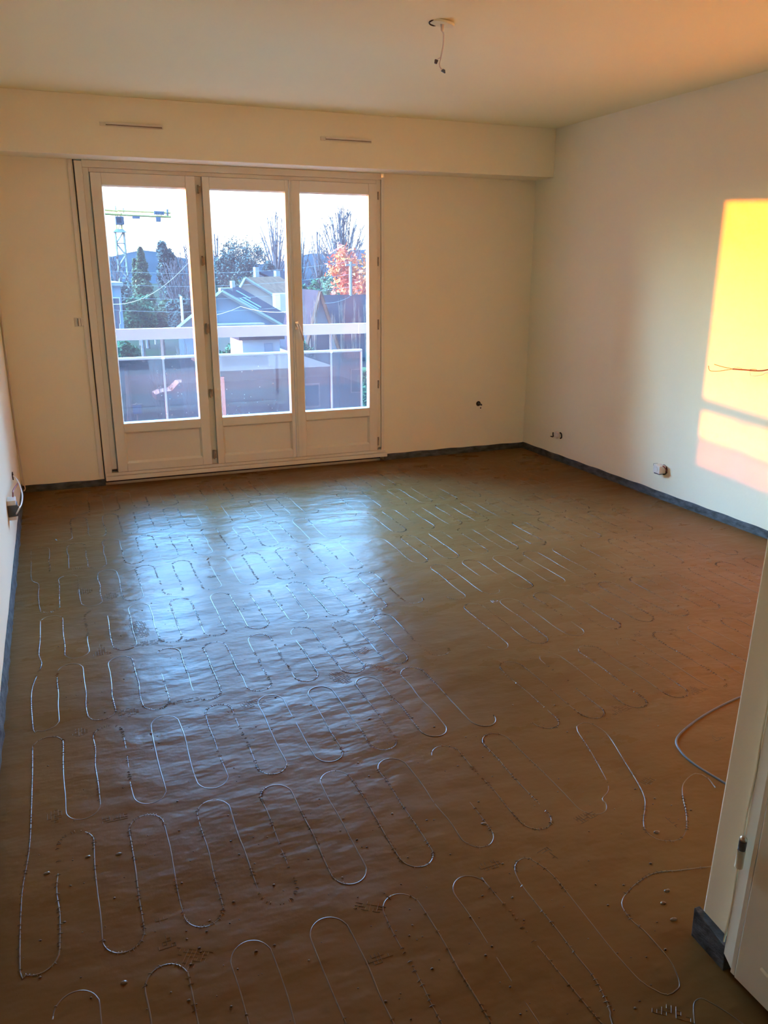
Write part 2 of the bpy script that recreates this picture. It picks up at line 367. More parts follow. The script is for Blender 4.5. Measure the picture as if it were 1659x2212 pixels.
# ------------------------------------------------------------------ interior door at the right
yp = YF-.092
dj = MB().hexa([(-2.482, yp-.036, .03), (-2.44, yp-.036, .03), (-2.44, yp, 0), (-2.474, yp, 0.045),
                (lean(-2.482, 2.04), yp-.036, 2.04), (lean(-2.44, 2.04), yp-.036, 2.04), (lean(-2.44, 2.04), yp, 2.04), (lean(-2.474, 2.04), yp, 2.04)])
jamb = struct(dj.build('trim_4', JAMB, bevel=.001), 'cream painted door jamb between partition end and door')
yd = yp-.036
dl = MB()
def slab(b, x, th, y0, y1, z0, z1):
    b.hexa([(lean(x,z0), y1, z0), (lean(x+th,z0), y1, z0), (lean(x+th,z0), y0, z0), (lean(x,z0), y0, z0),
            (lean(x,z1), y1, z1), (lean(x+th,z1), y1, z1), (lean(x+th,z1), y0, z1), (lean(x,z1), y0, z1)])
slab(dl, -2.492, .04, yd-.013, yd-.80, .032, 2.03)
door = struct(dl.build('door_1', JAMB, bevel=.002), 'open cream painted door leaf')
ed = MB(); slab(ed, -2.489, .036, yd, yd-.010, .032, 2.03); ed.build('door_edge', JAMB, door)
gv = MB(); slab(gv, -2.487, .03, yd-.009, yd-.014, .032, 2.03); gv.build('groove', WIREB, door)
hn = MB().tube([(-2.487, yp-.016, .288), (-2.486, yp-.016, .330)], .0085, 14)
hn.build('hinge_pin', JAMB, door, smooth=True)
MB().tube([(-2.486, yp-.016, .331), (-2.485, yp-.016, .352)], .0078, 14).build('hinge_knuckle', GREY, door, smooth=True)
MB().blob((-2.485, yp-.016, .356), .008, n=10, m=6).build('hinge_cap', CHROME, door, smooth=True)
# paint ridge
pr = MB().tube(spline([(lean(-2.474, z)-.001, yp+.003+.004*noise.noise(Vector((z*9, 0, 0))), z) for z in np.linspace(.07, 1.5, 60)], .02), .0022, 5)
struct(pr.build('trim_5', WALL), 'ragged white paint edge')
MB().tube([(-2.493, yd-.075, .115), (-2.493, yd-.094, .112)], .0035, 6).build('paint_drip', WALL, door)
# ------------------------------------------------------------------ heating cables
def zc(x, y, s, seed, amt):
    n = noise.noise(Vector((s*3.1, seed, 0)))*.75 + noise.noise(Vector((s*11, seed+5, 0)))*.4
    return surf(x, y) - .0022 + amt*max(-.6, min(1, n+.25))*.0023
def turnpath(apex, yT, yB):
    "serpentine as xy points; apex=[(type,x)]"
    pts = []
    for i, (k, x) in enumerate(apex):
        y = yT if k == 'T' else yB; sgn = 1 if k == 'T' else -1
        xl = (apex[i-1][1]+x)/2 if i else x-.046
        xr = (apex[i+1][1]+x)/2 if i < len(apex)-1 else x+.046
        c = (xl+xr)/2; rx = (xr-xl)/2; ry = .055
        jit = random.uniform(-.006, .006)
        for a in range(0, 181, 20):
            an = math.radians(180-a)
            pts.append((c+rx*math.cos(an), y+jit-sgn*ry+sgn*ry*math.sin(an)))
        if i < len(apex)-1:
            y2 = yB if k == 'T' else yT
            for q in (.3, .55, .8):
                pts.append((xr+random.uniform(-.0035, .0035), (y-sgn*ry)*(1-q)+(y2+sgn*ry)*q))
    return pts
def seq(kind, x0, x1, st=.0927):
    o = []; x = x0
    while x < x1: o.append((kind, x)); kind = 'B' if kind == 'T' else 'T'; x += st
    return o
def mirror_rev(p): return list(reversed(p))
def cable(xy, label, amt=1., r=.0025, m=None, ticks=True, seed=0, lift=0.):
    m = m or (WETCABLE if min(y for x, y in xy) < -2.9 and max(x for x, y in xy) < -1.9 else CABLE2)
    c0 = (xy[0][0], xy[0][1], 0)
    P = spline([(x, y, 0) for x, y in xy], .012)
    s = 0; pts = []; vis = []
    for i, p in enumerate(P):
        if i: s += (P[i]-P[i-1]).length
        z = zc(p.x, p.y, s, seed*7.3, amt)+lift
        pts.append((p.x, p.y, z)); vis.append(z-surf(p.x, p.y))
    b = MB().tube(pts, r, 6)
    o = b.build('heating_cable', m, smooth=True, origin=c0); tag(o, label, 'cable', 'heating cable loops in the screed')
    if ticks:
        tb = MB()
        for i in range(1, len(P)-1):
            dens = noise.noise(Vector((i*.035, seed*3.1, 4)))
            near = max(.35, min(1, 1.25+P[i].y*-.0))
            if dens > -.12 and random.random() < .62*near and vis[i] > -.0036:
                t_ = (P[i+1]-P[i-1]).normalized(); nrm = Vector((-t_.y, t_.x, 0))
                nrm.rotate(Matrix.Rotation(random.uniform(-.35, .35), 3, 'Z'))
                l1_, l2_ = random.uniform(.002, .008), random.uniform(.002, .008)
                q = P[i]; z = surf(q.x, q.y)+.0006
                tb.tube([q-nrm*l1_+Vector((0,0,z-.0012)), q+Vector((0,0,z+.0016)), q+nrm*l2_+Vector((0,0,z-.0012))], random.uniform(.0007, .0012), 3)
        if tb.v: tb.build('mesh_thread', WETCABLE, o, kind='stuff')
    return o
E_ = lambda c, pts: [on_floor(*((c[0]+x/c[2]), (c[1]+y/c[2]))) for x, y in pts]
C6 = (1000, 1560, 2.765)
pR2 = turnpath(seq('T', -3.882, -2.26), -1.288, -1.750)
pR3 = turnpath(seq('B', -3.842, -2.22), -1.795, -2.263)
cable(turnpath(seq('T', -3.73, -2.25), -.25, -.70), 'faint heating cable row nearest the balcony door, left half of floor', .55, seed=1)
cable(turnpath(seq('B', -3.757, -2.22), -.77, -1.22), 'faint heating cable row, second from the balcony door, left half', .7, seed=2)
cable(mirror_rev(pR2)+[(-3.925, -1.55), (-3.92, -1.80), (-3.888, -1.88), (-3.888, -2.05)]+pR3[2:],
      'cable loops of third and fourth rows from the balcony door, joined by a left kink', .85, seed=3)
pR4 = turnpath(seq('T', -3.832, -2.24), -2.318, -2.788)
pR4b = turnpath(seq('B', -3.862, -2.35), -2.838, -3.312)
cable(mirror_rev(pR4)+[(-3.878, -2.55), (-3.882, -2.70), (-3.873, -2.80), (-3.905, -3.0)]+pR4b[2:],
      'cable loops of fifth and sixth rows in the blue window reflection, left half', 1.15, seed=4)
pR5 = turnpath(seq('T', -3.852, -2.42), -3.358, -3.838)
feed2 = E_(C6, [(870,380),(780,200),(685,50),(700,12),(740,2),(800,25),(870,80),(960,220),(1050,370),(1090,470),(1080,590),(1100,660),(1180,705),(1290,700),(1335,640),(1335,540),(1315,440),(1320,360),(1390,303),(1460,330),(1510,390)])
pR6 = turnpath(seq('B', -3.878, -2.36), -3.885, -4.365)
cable(mirror_rev(pR5)+[(-3.897, -3.6), (-3.90, -3.9), (-3.915, -4.1)]+pR6[2:]+feed2,
      'cable loops of seventh and eighth rows ending in a wide bend by the partition', 1.0, seed=5)
feed3 = E_(C6, [(830,1802),(880,1760),(870,1700),(790,1540),(680,1400),(560,1240),(440,1090),(330,940),(315,850),(370,812),(430,835),(540,920),(700,1120),(880,1350),(1050,1540),(1140,1600),(1220,1635),(1280,1600),(1295,1560),(1250,1450),(1180,1360),(1080,1250),(1000,1180),(950,1080),(1020,980),(1140,905),(1300,885),(1475,862),(1600,840)])
pR7 = turnpath(seq('T', -3.802, -2.86), -4.437, -4.92)
cable(pR7+feed3, 'cable loops nearest the camera, ending in a bare curve towards the partition', .9, seed=6)
cable(turnpath(seq('T', -3.75, -3.2), -4.99, -5.45), 'cable loops at the very bottom edge of the picture', .6, seed=7)
cable(E_((1480, 1920, 7.575), [(170,2300),(140,2000),(160,1850),(260,1800),(360,1840),(560,1950),(800,2110),(1000,2260)]), 'single cable arc in the shadow under the open door', .6, seed=17)
for i, (k, x0, x1, yT, yB, a, lab) in enumerate([
    ('T', -2.02, -.40, -.32, -.78, .35, 'very faint cable row along the back wall, right half'),
    ('B', -2.05, -.38, -.84, -1.27, .45, 'faint cable row, second from the back wall, right half'),
    ('T', -2.00, -.36, -1.33, -1.79, .6, 'faint cable row, third from the back wall, right half'),
    ('T', -2.10, -.36, -1.85, -2.30, .6, 'faint cable row, fourth from the back wall, right half'),
    ('B', -2.05, -.34, -2.352, -2.82, .75, 'cable row of the right half, fifth from the back wall'),
    ('B', -2.13, -.34, -2.885, -3.36, .85, 'cable row of the right half, sixth from the back wall'),
    ('B', -2.27, -.62, -3.45, -3.93, .9, 'cable row of the right half in the golden glow, with long loops')]):
    cable(turnpath(seq(k, x0, x1), yT, yB), lab, a, seed=8+i)
sup = E_((0, 0, 1), [(1640,1495),(1594,1508),(1530,1540),(1480,1575),(1461,1600),(1472,1625),(1500,1650),(1560,1688),(1620,1725)])
co_ = cable(sup, 'thick dark supply cable curving out from behind the partition', .4, r=.0042, m=GREY, ticks=False, seed=20, lift=.0025)
# glass-fibre mesh showing through
def patch(u, v, w_, h_, ang, shape):
    x, y = on_floor(u, v); b = MB(); g = .0095; w_ *= .72; h_ *= .72; n = int(max(w_, h_)/g/2)+1
    ca, sa = math.cos(ang), math.sin(ang)
    def ins(a, c):
        if shape == 'tri': return abs(a)/(w_/2) < 1-(c+h_/2)/h_ and -h_/2 < c < h_/2
        return (a/(w_/2))**2+(c/(h_/2))**2 < 1
    for i in range(-n, n+1):
        for j in range(-n, n+1):
            a, c = i*g, j*g
            if not ins(a, c): continue
            for da, dc in ((g, 0), (0, g)):
                if random.random() < .3: continue
                p = [(x+aa*ca-cc*sa, y+aa*sa+cc*ca) for aa, cc in ((a, c), (a+da, c+dc))]
                b.tube([(p[0][0], p[0][1], surf(*p[0])-.0002), (p[1][0], p[1][1], surf(*p[1])-.0001)], .0010, 4, cap=False)
    if b.v: b.build('mesh_patch', WETCABLE, floor)
for a in [(165,1228,.08,.04,0,'tri'),(182,1278,.09,.12,0,'e'),(238,1288,.09,.11,0,'e'),(217,1405,.10,.15,0,'tri'),(300,1360,.10,.26,.1,'e'),(320,1390,.2,.06,0,'e'),
          (410,1383,.09,.05,0,'e'),(460,1245,.08,.04,0,'e'),(778,1320,.09,.06,.6,'tri'),(785,1408,.10,.07,.7,'e'),(820,1445,.20,.05,-.9,'e'),(735,1465,.09,.14,.3,'e'),
          (545,1520,.12,.06,.2,'e'),(395,1515,.16,.05,0,'e'),(275,1540,.10,.08,0,'e'),(170,1583,.07,.06,0,'e'),(245,1770,.10,.05,0,'e'),(118,1765,.06,.08,0,'e'),
          (360,2035,.07,.07,0,'tri'),(415,2075,.12,.08,2.6,'tri'),(790,1960,.13,.04,-.6,'e'),(815,2075,.08,.03,0,'e'),(1187,1842,.07,.07,3.4,'tri'),(1265,1768,.10,.05,.2,'e'),
          (1060,1872,.08,.05,0,'e'),(1450,2190,.16,.05,-.7,'tri'),(1335,1532,.12,.06,.2,'tri'),(1505,1490,.12,.06,.2,'tri'),(1522,1342,.09,.07,.3,'tri'),(1603,1328,.10,.08,.3,'tri'),
          (1378,1373,.06,.05,.4,'e'),(1455,1362,.05,.04,.4,'e'),(1261,1262,.06,.05,.2,'tri'),(1402,1688,.07,.05,.4,'e'),(1452,1778,.02,.06,0,'e'),(1548,1595,.10,.05,.1,'tri'),(1068,1300,.06,.03,0,'e'),(345,1990,.05,.03,0,'e')]:
    patch(*a)
cb = MB()
for _ in range(330):
    u, v = random.uniform(40, 1500), random.uniform(1560, 2205) if random.random() < .7 else random.uniform(1300, 1600)
    x, y = on_floor(u, v)
    if x < -3.97 or x > -.05: continue
    if v > 1900 and u > 1440: continue
    r_ = random.choice((.0012, .0015, .002, .0028)) * (1.2 if random.random() < .1 else 1)
    cb.blob((x, y, surf(x, y)+r_*.2), r_, (1.3, 1, .8), 6, 4, .25)
for u, v in [(190,1852),(257,1845),(268,2122),(102,1888),(1418,1798),(1441,1925),(1432,1952),(1045,1780),(1455,1987)]:
    x, y = on_floor(u, v); cb.blob((x, y, surf(x, y)), .006, (1.5, 1, .6), 8, 5, .2)
cb.build('screed_crumb', WETCABLE, floor, smooth=True, kind='stuff')
# ------------------------------------------------------------------ small fittings
t = thing('ceiling_rosette', 'loose white ceiling cover disc with two dangling wire ends', 'lamp outlet', (-1.998, -2.397, CH))
cx, cy = -1.998, -2.397
MB().disc((cx, cy, CH-.001), (-.14, .10, -1), .055, .008, 28, .050).build('cover_disc', CEIL, t)
dk = MB()
ring = []
for k in range(10):
    an = math.radians(95+k*12); ring.append((cx+.056*math.cos(an), cy+.056*math.sin(an), CH-.002))
dk.tube(ring, [.0008]+[.003]*8+[.0008], 6); dk.build('dark_gap', DARK, t)
MB().tube(spline([(cx, cy, CH-.008), (cx-.004, cy, CH-.03), (cx+.006, cy, CH-.04), (cx+.008, cy, CH-.075), (cx, cy, CH-.12), (cx-.005, cy, CH-.142)], .006), .0032, 6).build('flex', WIREW, t, smooth=True)
MB().disc((cx, cy, CH-.008), (0,0,-1), .009, .028, 12, .004).build('hook', WIREW, t)
MB().tube(spline([(cx-.004, cy, CH-.136), (cx-.018, cy, CH-.143), (cx-.024, cy, CH-.152)], .004), .002, 5).tube(spline([(cx-.005, cy, CH-.14), (cx-.010, cy, CH-.165), (cx-.003, cy, CH-.178), (cx+.004, cy, CH-.184)], .004), .0022, 5).build('wire', WIREW, t, smooth=True)
MB().hexa([(cx-.033, cy-.004, CH-.160), (cx-.024, cy-.004, CH-.163), (cx-.024, cy+.004, CH-.163), (cx-.033, cy+.004, CH-.160), (cx-.031, cy-.005, CH-.145), (cx-.018, cy-.005, CH-.149), (cx-.018, cy+.005, CH-.149), (cx-.031, cy+.005, CH-.145)]).build('connector', GREY, t)
MB().hexa([(cx-.001, cy-.004, CH-.188), (cx+.018, cy-.004, CH-.196), (cx+.018, cy+.004, CH-.196), (cx-.001, cy+.004, CH-.188), (cx+.006, cy-.004, CH-.180), (cx+.016, cy-.004, CH-.183), (cx+.016, cy+.004, CH-.183), (cx+.006, cy+.004, CH-.180)]).build('connector', GREY, t)
# round hole in the back wall
t = thing('wall_hole', 'round dark cable hole in the back wall right of the door', 'wall hole', (-.446, 0, .409))
MB().disc((-.450, -.0012, .410), (0,-1,0), .021, .0012, 18).build('hole', DARK, t)
MB().tube(spline([(-.45, -.002, .415), (-.445, -.02, .41), (-.428, -.018, .402), (-.422, -.004, .396)], .005), .005, 6).build('cable_stub', GREY, t, smooth=True)
MB().disc((-.427, -.001, .372), (0,-1,0), .006, .0012, 10).build('screw_hole', DARK, t)
# outlet opening on right wall near the corner
t = thing('pipe_outlet', 'small plastered outlet with two dark clips low on right wall near corner', 'outlet', (0, -.52, .21))
MB().disc((-.0005, -.51, .206), (-1,0,0), .030, .014, 16, .026).build('plaster_collar', PLAST, t)
MB().tube(spline([(-.017, -.575, .236), (-.022, -.60, .232), (-.022, -.606, .205), (-.017, -.585, .192)], .005), .0055, 6).build('clip', DARK, t, smooth=True)
MB().tube(spline([(-.017, -.478, .222), (-.020, -.482, .205), (-.020, -.485, .188), (-.014, -.445, .182)], .005), .0050, 6).build('clip', DARK, t, smooth=True)
MB().box(-.018, 0, -.56, -.50, .195, .228).build('conduit_end', PLAST, t, bevel=.003)
# socket box on right wall
t = thing('wall_socket', 'loose white socket box hanging out of right wall below the sun patch', 'socket', (0, -1.76, .21))
MB().disc((-.0005, -1.775, .203), (-1,0,0), .036, .001, 20).build('wall_recess', DARK, t)
sk = MB().hexa([(-.050, -1.79, .180), (-.004, -1.80, .182), (-.004, -1.735, .182), (-.044, -1.72, .180),
                (-.050, -1.79, .232), (-.004, -1.80, .236), (-.004, -1.735, .240), (-.044, -1.72, .236)])
sk.build('housing', PLAST, t, bevel=.003)
MB().disc((-.0475, -1.757, .208), (-1,.1,0), .016, .003, 18, .014).build('socket_face', PLAST, t)
MB().tube(spline([(-.03, -1.795, .236), (-.026, -1.81, .228), (-.01, -1.815, .205), (-.002, -1.81, .19)], .006), .003, 6).build('wire', WIRER, t, smooth=True)
MB().box(-.04, -.01, -1.735, -1.715, .222, .236).build('clip', GREY, t); MB().box(-.045, -.012, -1.785, -1.735, .174, .181).build('clip', GREY, t)
# protruding wires right edge
t = thing('wire_bundle', 'brown wires sticking out over the sunlit patch of right wall', 'wire', (0, -3.0, .93))
def onx(u, v, x):
    d = _f + _r*((u-IW/2)/FPX) - _u*((v-IH/2)/FPX); return CAM + d*((x-CAM.x)/d.x)
trunk = [onx(1583, 797, -.10), onx(1610, 799, -.09), onx(1640, 801, -.075), onx(1662, 798, -.06), onx(1700, 790, -.03), onx(1730, 785, .002)]
MB().tube(spline(trunk, .01), .0045, 6).build('wire', WIREB, t, smooth=True)
MB().tube(spline([onx(1543, 787, -.13), onx(1560, 792, -.12), onx(1583, 797, -.10)], .01), .0022, 5).build('bare_end', COPPER, t, smooth=True)
MB().tube(spline([onx(1530.5, 790, -.13), onx(1533, 800, -.13), onx(1545, 802, -.125), onx(1562, 800.5, -.12), onx(1583, 797, -.10)], .006), .0022, 5).build('bare_end', COPPER, t, smooth=True)
MB().tube(spline([onx(1586, 796, -.10), onx(1588, 793, -.10), onx(1596, 794, -.098), onx(1605, 798, -.09)], .006), .0008, 4).build('thin_strand', WIREB, t, smooth=True)
MB().tube(spline([onx(1615, 800, -.09), onx(1624, 797.5, -.085), onx(1633, 798, -.08), onx(1636, 801, -.078)], .006), .0012, 4).build('thin_strand', WIREB, t, smooth=True)
# switch box and cables on left wall
X = -RW
t = thing('switch_box', 'dangling dark switch box with loose wires on left wall by the corner', 'switch', (X, -1.45, .32))
def onl(u, v, off=.02):
    return onx(u, v, X+off)
q = onl(30, 1090, .03); yb, zb = q.y, q.z
MB().hexa([(X+.001, yb-.06, zb-.05), (X+.05, yb-.05, zb-.05), (X+.045, yb+.03, zb-.05), (X+.001, yb+.03, zb-.05),
           (X+.001, yb-.06, zb+.01), (X+.05, yb-.05, zb+.01), (X+.045, yb+.03, zb+.01), (X+.001, yb+.03, zb+.01)]).build('switch_body', GREY, t, bevel=.003)
MB().box(X+.001, X+.042, yb-.055, yb+.03, zb+.010, zb+.035).build('bracket', PLAST, t, bevel=.002)
MB().box(X+.001, X+.038, yb-.055, yb+.02, zb-.068, zb-.050).build('bracket', PLAST, t, bevel=.002)
MB().disc((X+.0465, yb-.01, zb-.02), (1,0,0), .014, .012, 10, .008).build('rocker', GREY, t)
qh = onl(28, 1028, .004)
MB().disc((X+.0005, qh.y, qh.z), (1,0,0), .02, .001, 12).tube([(X+.002, qh.y-.02, qh.z+.02), (X+.004, qh.y-.02, qh.z-.02)], .003, 5).tube([(X+.002, qh.y+.02, qh.z+.02), (X+.004, qh.y+.02, qh.z-.01)], .003, 5).build('wall_recess', DARK, t)
MB().tube(spline([(X+.004, qh.y, qh.z), (X+.03, qh.y-.02, qh.z-.03), (X+.035, yb+.02, zb+.07), (X+.03, yb+.01, zb+.04)], .01), .004, 6).build('wire', WIRER, t, smooth=True)
MB().tube(spline([(X+.005, qh.y, qh.z), onl(36,1035,.03), onl(43,1050,.05), onl(48,1068,.065), onl(47,1085,.07), onl(41,1100,.06), (X+.03, yb, zb-.06)], .01), .004, 6).build('wire', WIREW, t, smooth=True)
t2 = tag(MB().tube(spline([(X+.012, -.010, 2.15), (X+.012, -.010, 1.0), (X+.012, -.012, .5), (X+.016, -.015, .12), (X+.022, -.02, .03), (X+.006, -.06, .025)], .03), .0045, 6).build('corner_cable', WIREW, smooth=True, origin=(X+.012, -.01, 0)),
         'thin cream cable running down the left back corner', 'cable')
# ------------------------------------------------------------------ balcony
YR = 1.6
struct(MB().box(-7.5, 1.2, WT+.04, YR+.12, -.22, -.04).build('trim_6', CONC), 'balcony slab')
ra = thing('balcony_railing', 'white balcony railing with flat top board, thin handrail and tinted glass', 'railing', (-2, YR, 0))
MB().box(-7.4, .9, YR-.02, YR+.03, .885, .983).build('top_board', RAIL, ra, bevel=.004)
MB().box(-.93, -.925, YR-.0215, YR-.02, .887, .98).build('board_joint', JAMB, ra)
MB().tube([(-7.4, YR, .725), (-.893, YR, .725)], .014, 10).build('handrail', RAIL, ra, smooth=True)
for xp in (-6.0, -4.38, -2.79, -1.205):
    MB().tube([(xp, YR+.005, -.05), (xp, YR+.005, .886)], .0105, 10).build('post', RAIL, ra, smooth=True)
    MB().blob((xp, YR, .722), .022, (1, 1, .8), 8, 6).build('rail_bracket', METAL, ra, smooth=True)
MB().box(-7.4, -.898, YR+.018, YR+.026, .05, .715).build('tinted_panel', TINT, ra)
MB().box(-.897, -.880, YR+.012, YR+.03, .05, .73).build('panel_edge', RAIL, ra)
# ------------------------------------------------------------------ outdoors
GZ = -7.5
GRASS = mat('grass', (.022, .027, .012), .95, scale=.15, col2=(.03, .026, .018), spec=0)
ROAD = mat('asphalt', (.045, .045, .048), .9, var=.15, scale=.5, spec=0)
HILLM = mat('wooded_hill', (.024, .029, .031), .95, var=.3, scale=.02, spec=0)
BARK = mat('bark', (.20, .18, .16), .9, var=.3, scale=5, spec=0)
BARKL = mat('pale_bark', (.34, .28, .22), .9, var=.2, scale=5, spec=0)
CONI = mat('conifer_needles', (.17, .16, .07), .85, scale=.8, col2=(.10, .11, .055), spec=0)
EVER = mat('evergreen_leaves', (.11, .12, .09), .8, var=.4, scale=1, spec=0)
BUSH = mat('bush_leaves', (.07, .10, .04), .85, scale=.6, col2=(.05, .10, .045), spec=0)
REDL = mat('red_leaves', (.60, .11, .07), .7, scale=.7, col2=(.5, .22, .04), spec=0)
TWIG = mat('twig_haze', (.17, .14, .13), .9, var=.2, scale=1, spec=0)
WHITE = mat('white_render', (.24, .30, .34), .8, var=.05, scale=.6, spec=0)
SLATE = mat('slate_roof', (.034, .030, .032), 1, var=.25, scale=1.5, spec=0)
TILE = mat('orange_tiles', (.22, .10, .055), .8, var=.35, scale=2, spec=0)
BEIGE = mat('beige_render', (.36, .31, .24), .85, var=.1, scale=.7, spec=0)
YEL = mat('crane_yellow', (.55, .42, .10), .5, var=.1, scale=1, spec=0)
CBLUE = mat('crane_blue_grey', (.14, .19, .24), .5, var=.2, scale=1, spec=0)
CGREY = mat('crane_steel', (.30, .30, .26), .6, var=.2, scale=1, spec=0)
WIN = mat('far_window_glass', (.05, .07, .09), .15, var=.2, scale=2)
REDP = mat('red_car_paint', (.22, .025, .02), .3, var=.1)
SILV = mat('silver_car_paint', (.62, .66, .70), .3, var=.05)
SBLUE = mat('sign_blue', (.05, .10, .45), .4, var=.05, spec=0)
struct(MB().quad((-900, 1.9, GZ), (900, 1.9, GZ), (900, 1500, GZ), (-900, 1500, GZ)).build('ground', GRASS), 'grassy ground')
struct(MB().quad((-60, 62, GZ+.02), (60, 62, GZ+.02), (60, 69, GZ+.02), (-60, 69, GZ+.02)).quad((-18, 30, GZ+.03), (-9, 30, GZ+.03), (-6, 62, GZ+.03), (-14, 62, GZ+.03)).build('street', ROAD), 'asphalt street')
hb = MB(); n = 60
for i in range(n+1):
    u = -500+i*2200/n; v = 556+10*math.sin(i*.5)+6*math.sin(i*1.3+1) - (10 if u > 740 else 0)
    p = at(u, v, 700); hb.v += [(p.x, 560, GZ), (p.x, 700, p.z+CAM.z*0), (p.x, 860, GZ)]
for i in range(n):
    a = i*3; hb.f += [(a, a+3, a+4, a+1), (a+1, a+4, a+5, a+2)]
struct(hb.build('hill', HILLM, smooth=True), 'low wooded hill on the horizon')
def hpx(Y, u=500):     # metres per pixel at that depth
    return (at(u, 600, Y)-CAM).dot(_f)/FPX
def bare(u, vtop, Y, wpx, label, m=BARK, seed=0, depth=6, fan=.5, group='bare trees beyond the balcony', trunkf=.22, leaves=None, lm=None, name='bare_tree', cat='tree', base=None, r0=None):
    rnd = random.Random(seed); top = at(u, vtop, Y); gz = GZ if base is None else base; H = top.z-gz; Wd = wpx*hpx(Y)
    t = thing(name, label, cat, (top.x, Y, gz), group)
    b = MB(); tips = []
    r0 = r0 or H*.016
    rmin = .30*hpx(Y)/max(.2, (Wd/2)/1.6) if depth > 5 else 0
    def grow(p, d, L, r, k):
        q = p + d*L
        mid = p.lerp(q, .5)+Vector((rnd.uniform(-1,1), rnd.uniform(-1,1), 0))*L*.05
        r = max(r, rmin)
        b.tube([p, mid, q], [r, max(rmin, r*.85), max(rmin, r*.7)], 5 if k > 3 else 3, cap=False)
        if k <= 3: tips.append(q)
        if k == 0: return
        for j in range(3 if rnd.random() < .65 else 2):
            nd = d + Vector((rnd.uniform(-1,1), rnd.uniform(-1,1), rnd.uniform(-.25,.55)))*fan
            grow(q, nd.normalized(), L*rnd.uniform(.66, .84), r*.62, k-1)
        if rnd.random() < .5 and k > 1:
            nd = d + Vector((rnd.uniform(-1,1), rnd.uniform(-1,1), 0))*fan*1.6
            grow(p.lerp(q, .6), nd.normalized(), L*.6, r*.5, k-2 if k > 2 else 0)
    grow(Vector((0,0,0)), Vector((0,0,1)), 1., .05, depth)
    V = np.array(b.v); mx = V[:,2].max(); sz = H/mx
    sxy = (Wd/2)/max(.1, np.percentile(np.abs(V[:,0]), 97))
    def tr(a):
        z = a[2]*sz; k = min(1, max(0, a[2]/mx-.05)*3); return (top.x+a[0]*sxy, Y+a[1]*sxy, gz+z)
    b.v = [tr(a) for a in b.v]
    b.build('branches', m, t, origin=(top.x, Y, gz))
    if leaves:
        lb = MB(); k = leaves
        tt = [Vector(tr(a)) for a in tips]
        for _ in range(k):
            c = rnd.choice(tt)+Vector((rnd.gauss(0,1), rnd.gauss(0,1), rnd.gauss(0,1)))*.35; s_ = rnd.uniform(.10, .22)
            a1 = Vector((rnd.uniform(-1,1), rnd.uniform(-1,1), rnd.uniform(-1,1))).normalized()*s_; a2 = a1.orthogonal().normalized()*s_
            lb.quad(c-a1, c+a2, c+a1)
        lb.build('foliage', lm, t, kind='stuff', origin=(top.x, Y, gz))
    return t
def broad(u, vtop, Y, wpx, label, m=TWIG, seed=0, limbs=26, low=.28, sub=16, squash=1., group='bare trees beyond the balcony'):
    "bare tree with limbs fanning out to a rounded crown"
    rnd = random.Random(seed); top = at(u, vtop, Y); H = top.z-GZ; R_ = wpx*hpx(Y)/2; px = hpx(Y)
    t = thing('bare_tree', label, 'tree', (top.x, Y, GZ), group); B = Vector((top.x, Y, GZ))
    zb = H*low; cz = zb+(H-zb)*.42; b = MB()
    b.tube([B, B+Vector((.1, 0, zb*.6)), B+Vector((0, 0, zb))], [H*.022, H*.018, H*.016], 7)
    for k in range(limbs):
        an = 2*math.pi*k*.618; e_ = math.asin(min(.99, (k+.5)/limbs))**1.0
        el = -.15+1.72*(k+.5)/limbs; el = min(el, 1.5)
        d = Vector((math.cos(an)*math.cos(el), math.sin(an)*math.cos(el), math.sin(el)))
        E = B+Vector((d.x*R_, d.y*R_, cz+d.z*(H-cz)*squash))*1.0
        st = B+Vector((0, 0, zb*rnd.uniform(.75, 1.05)))
        mid = st.lerp(E, .5)+Vector((-d.x*R_*.18, -d.y*R_*.18, (H-zb)*.03))
        P_ = [((1-q)**2)*st+2*q*(1-q)*mid+q*q*E+Vector((rnd.uniform(-1,1), rnd.uniform(-1,1), rnd.uniform(-1,1)))*R_*.02 for q in [i/7 for i in range(8)]]
        b.tube(P_, [max(px*.75, H*.011*(1-i/8.5)) for i in range(8)], 4, cap=False)
        for j in range(sub):
            q = rnd.uniform(.3, 1); i_ = min(6, int(q*7)); p = P_[i_].lerp(P_[i_+1], q*7-i_ if q < 1 else 1)
            dd = ((P_[i_+1]-P_[i_]).normalized()+Vector((rnd.uniform(-1,1), rnd.uniform(-1,1), rnd.uniform(-.2,.9)))*.75).normalized()
            L = R_*rnd.uniform(.12, .30); m2 = p+dd*L*.55+Vector((0,0,L*.06)); e2 = m2+(dd+Vector((rnd.uniform(-.4,.4), rnd.uniform(-.4,.4), rnd.uniform(0,.5)))).normalized()*L*.5
            b.tube([p, m2, e2], [px*.62, px*.52, px*.4], 3, cap=False)
            for _ in range(2):
                d3 = (dd+Vector((rnd.uniform(-1,1), rnd.uniform(-1,1), rnd.uniform(-.2,.8)))*.7).normalized()
                b.tube([m2, m2+d3*L*.45], [px*.48, px*.34], 3, cap=False)
    b.build('branches', m, t, origin=tuple(B))
    return t
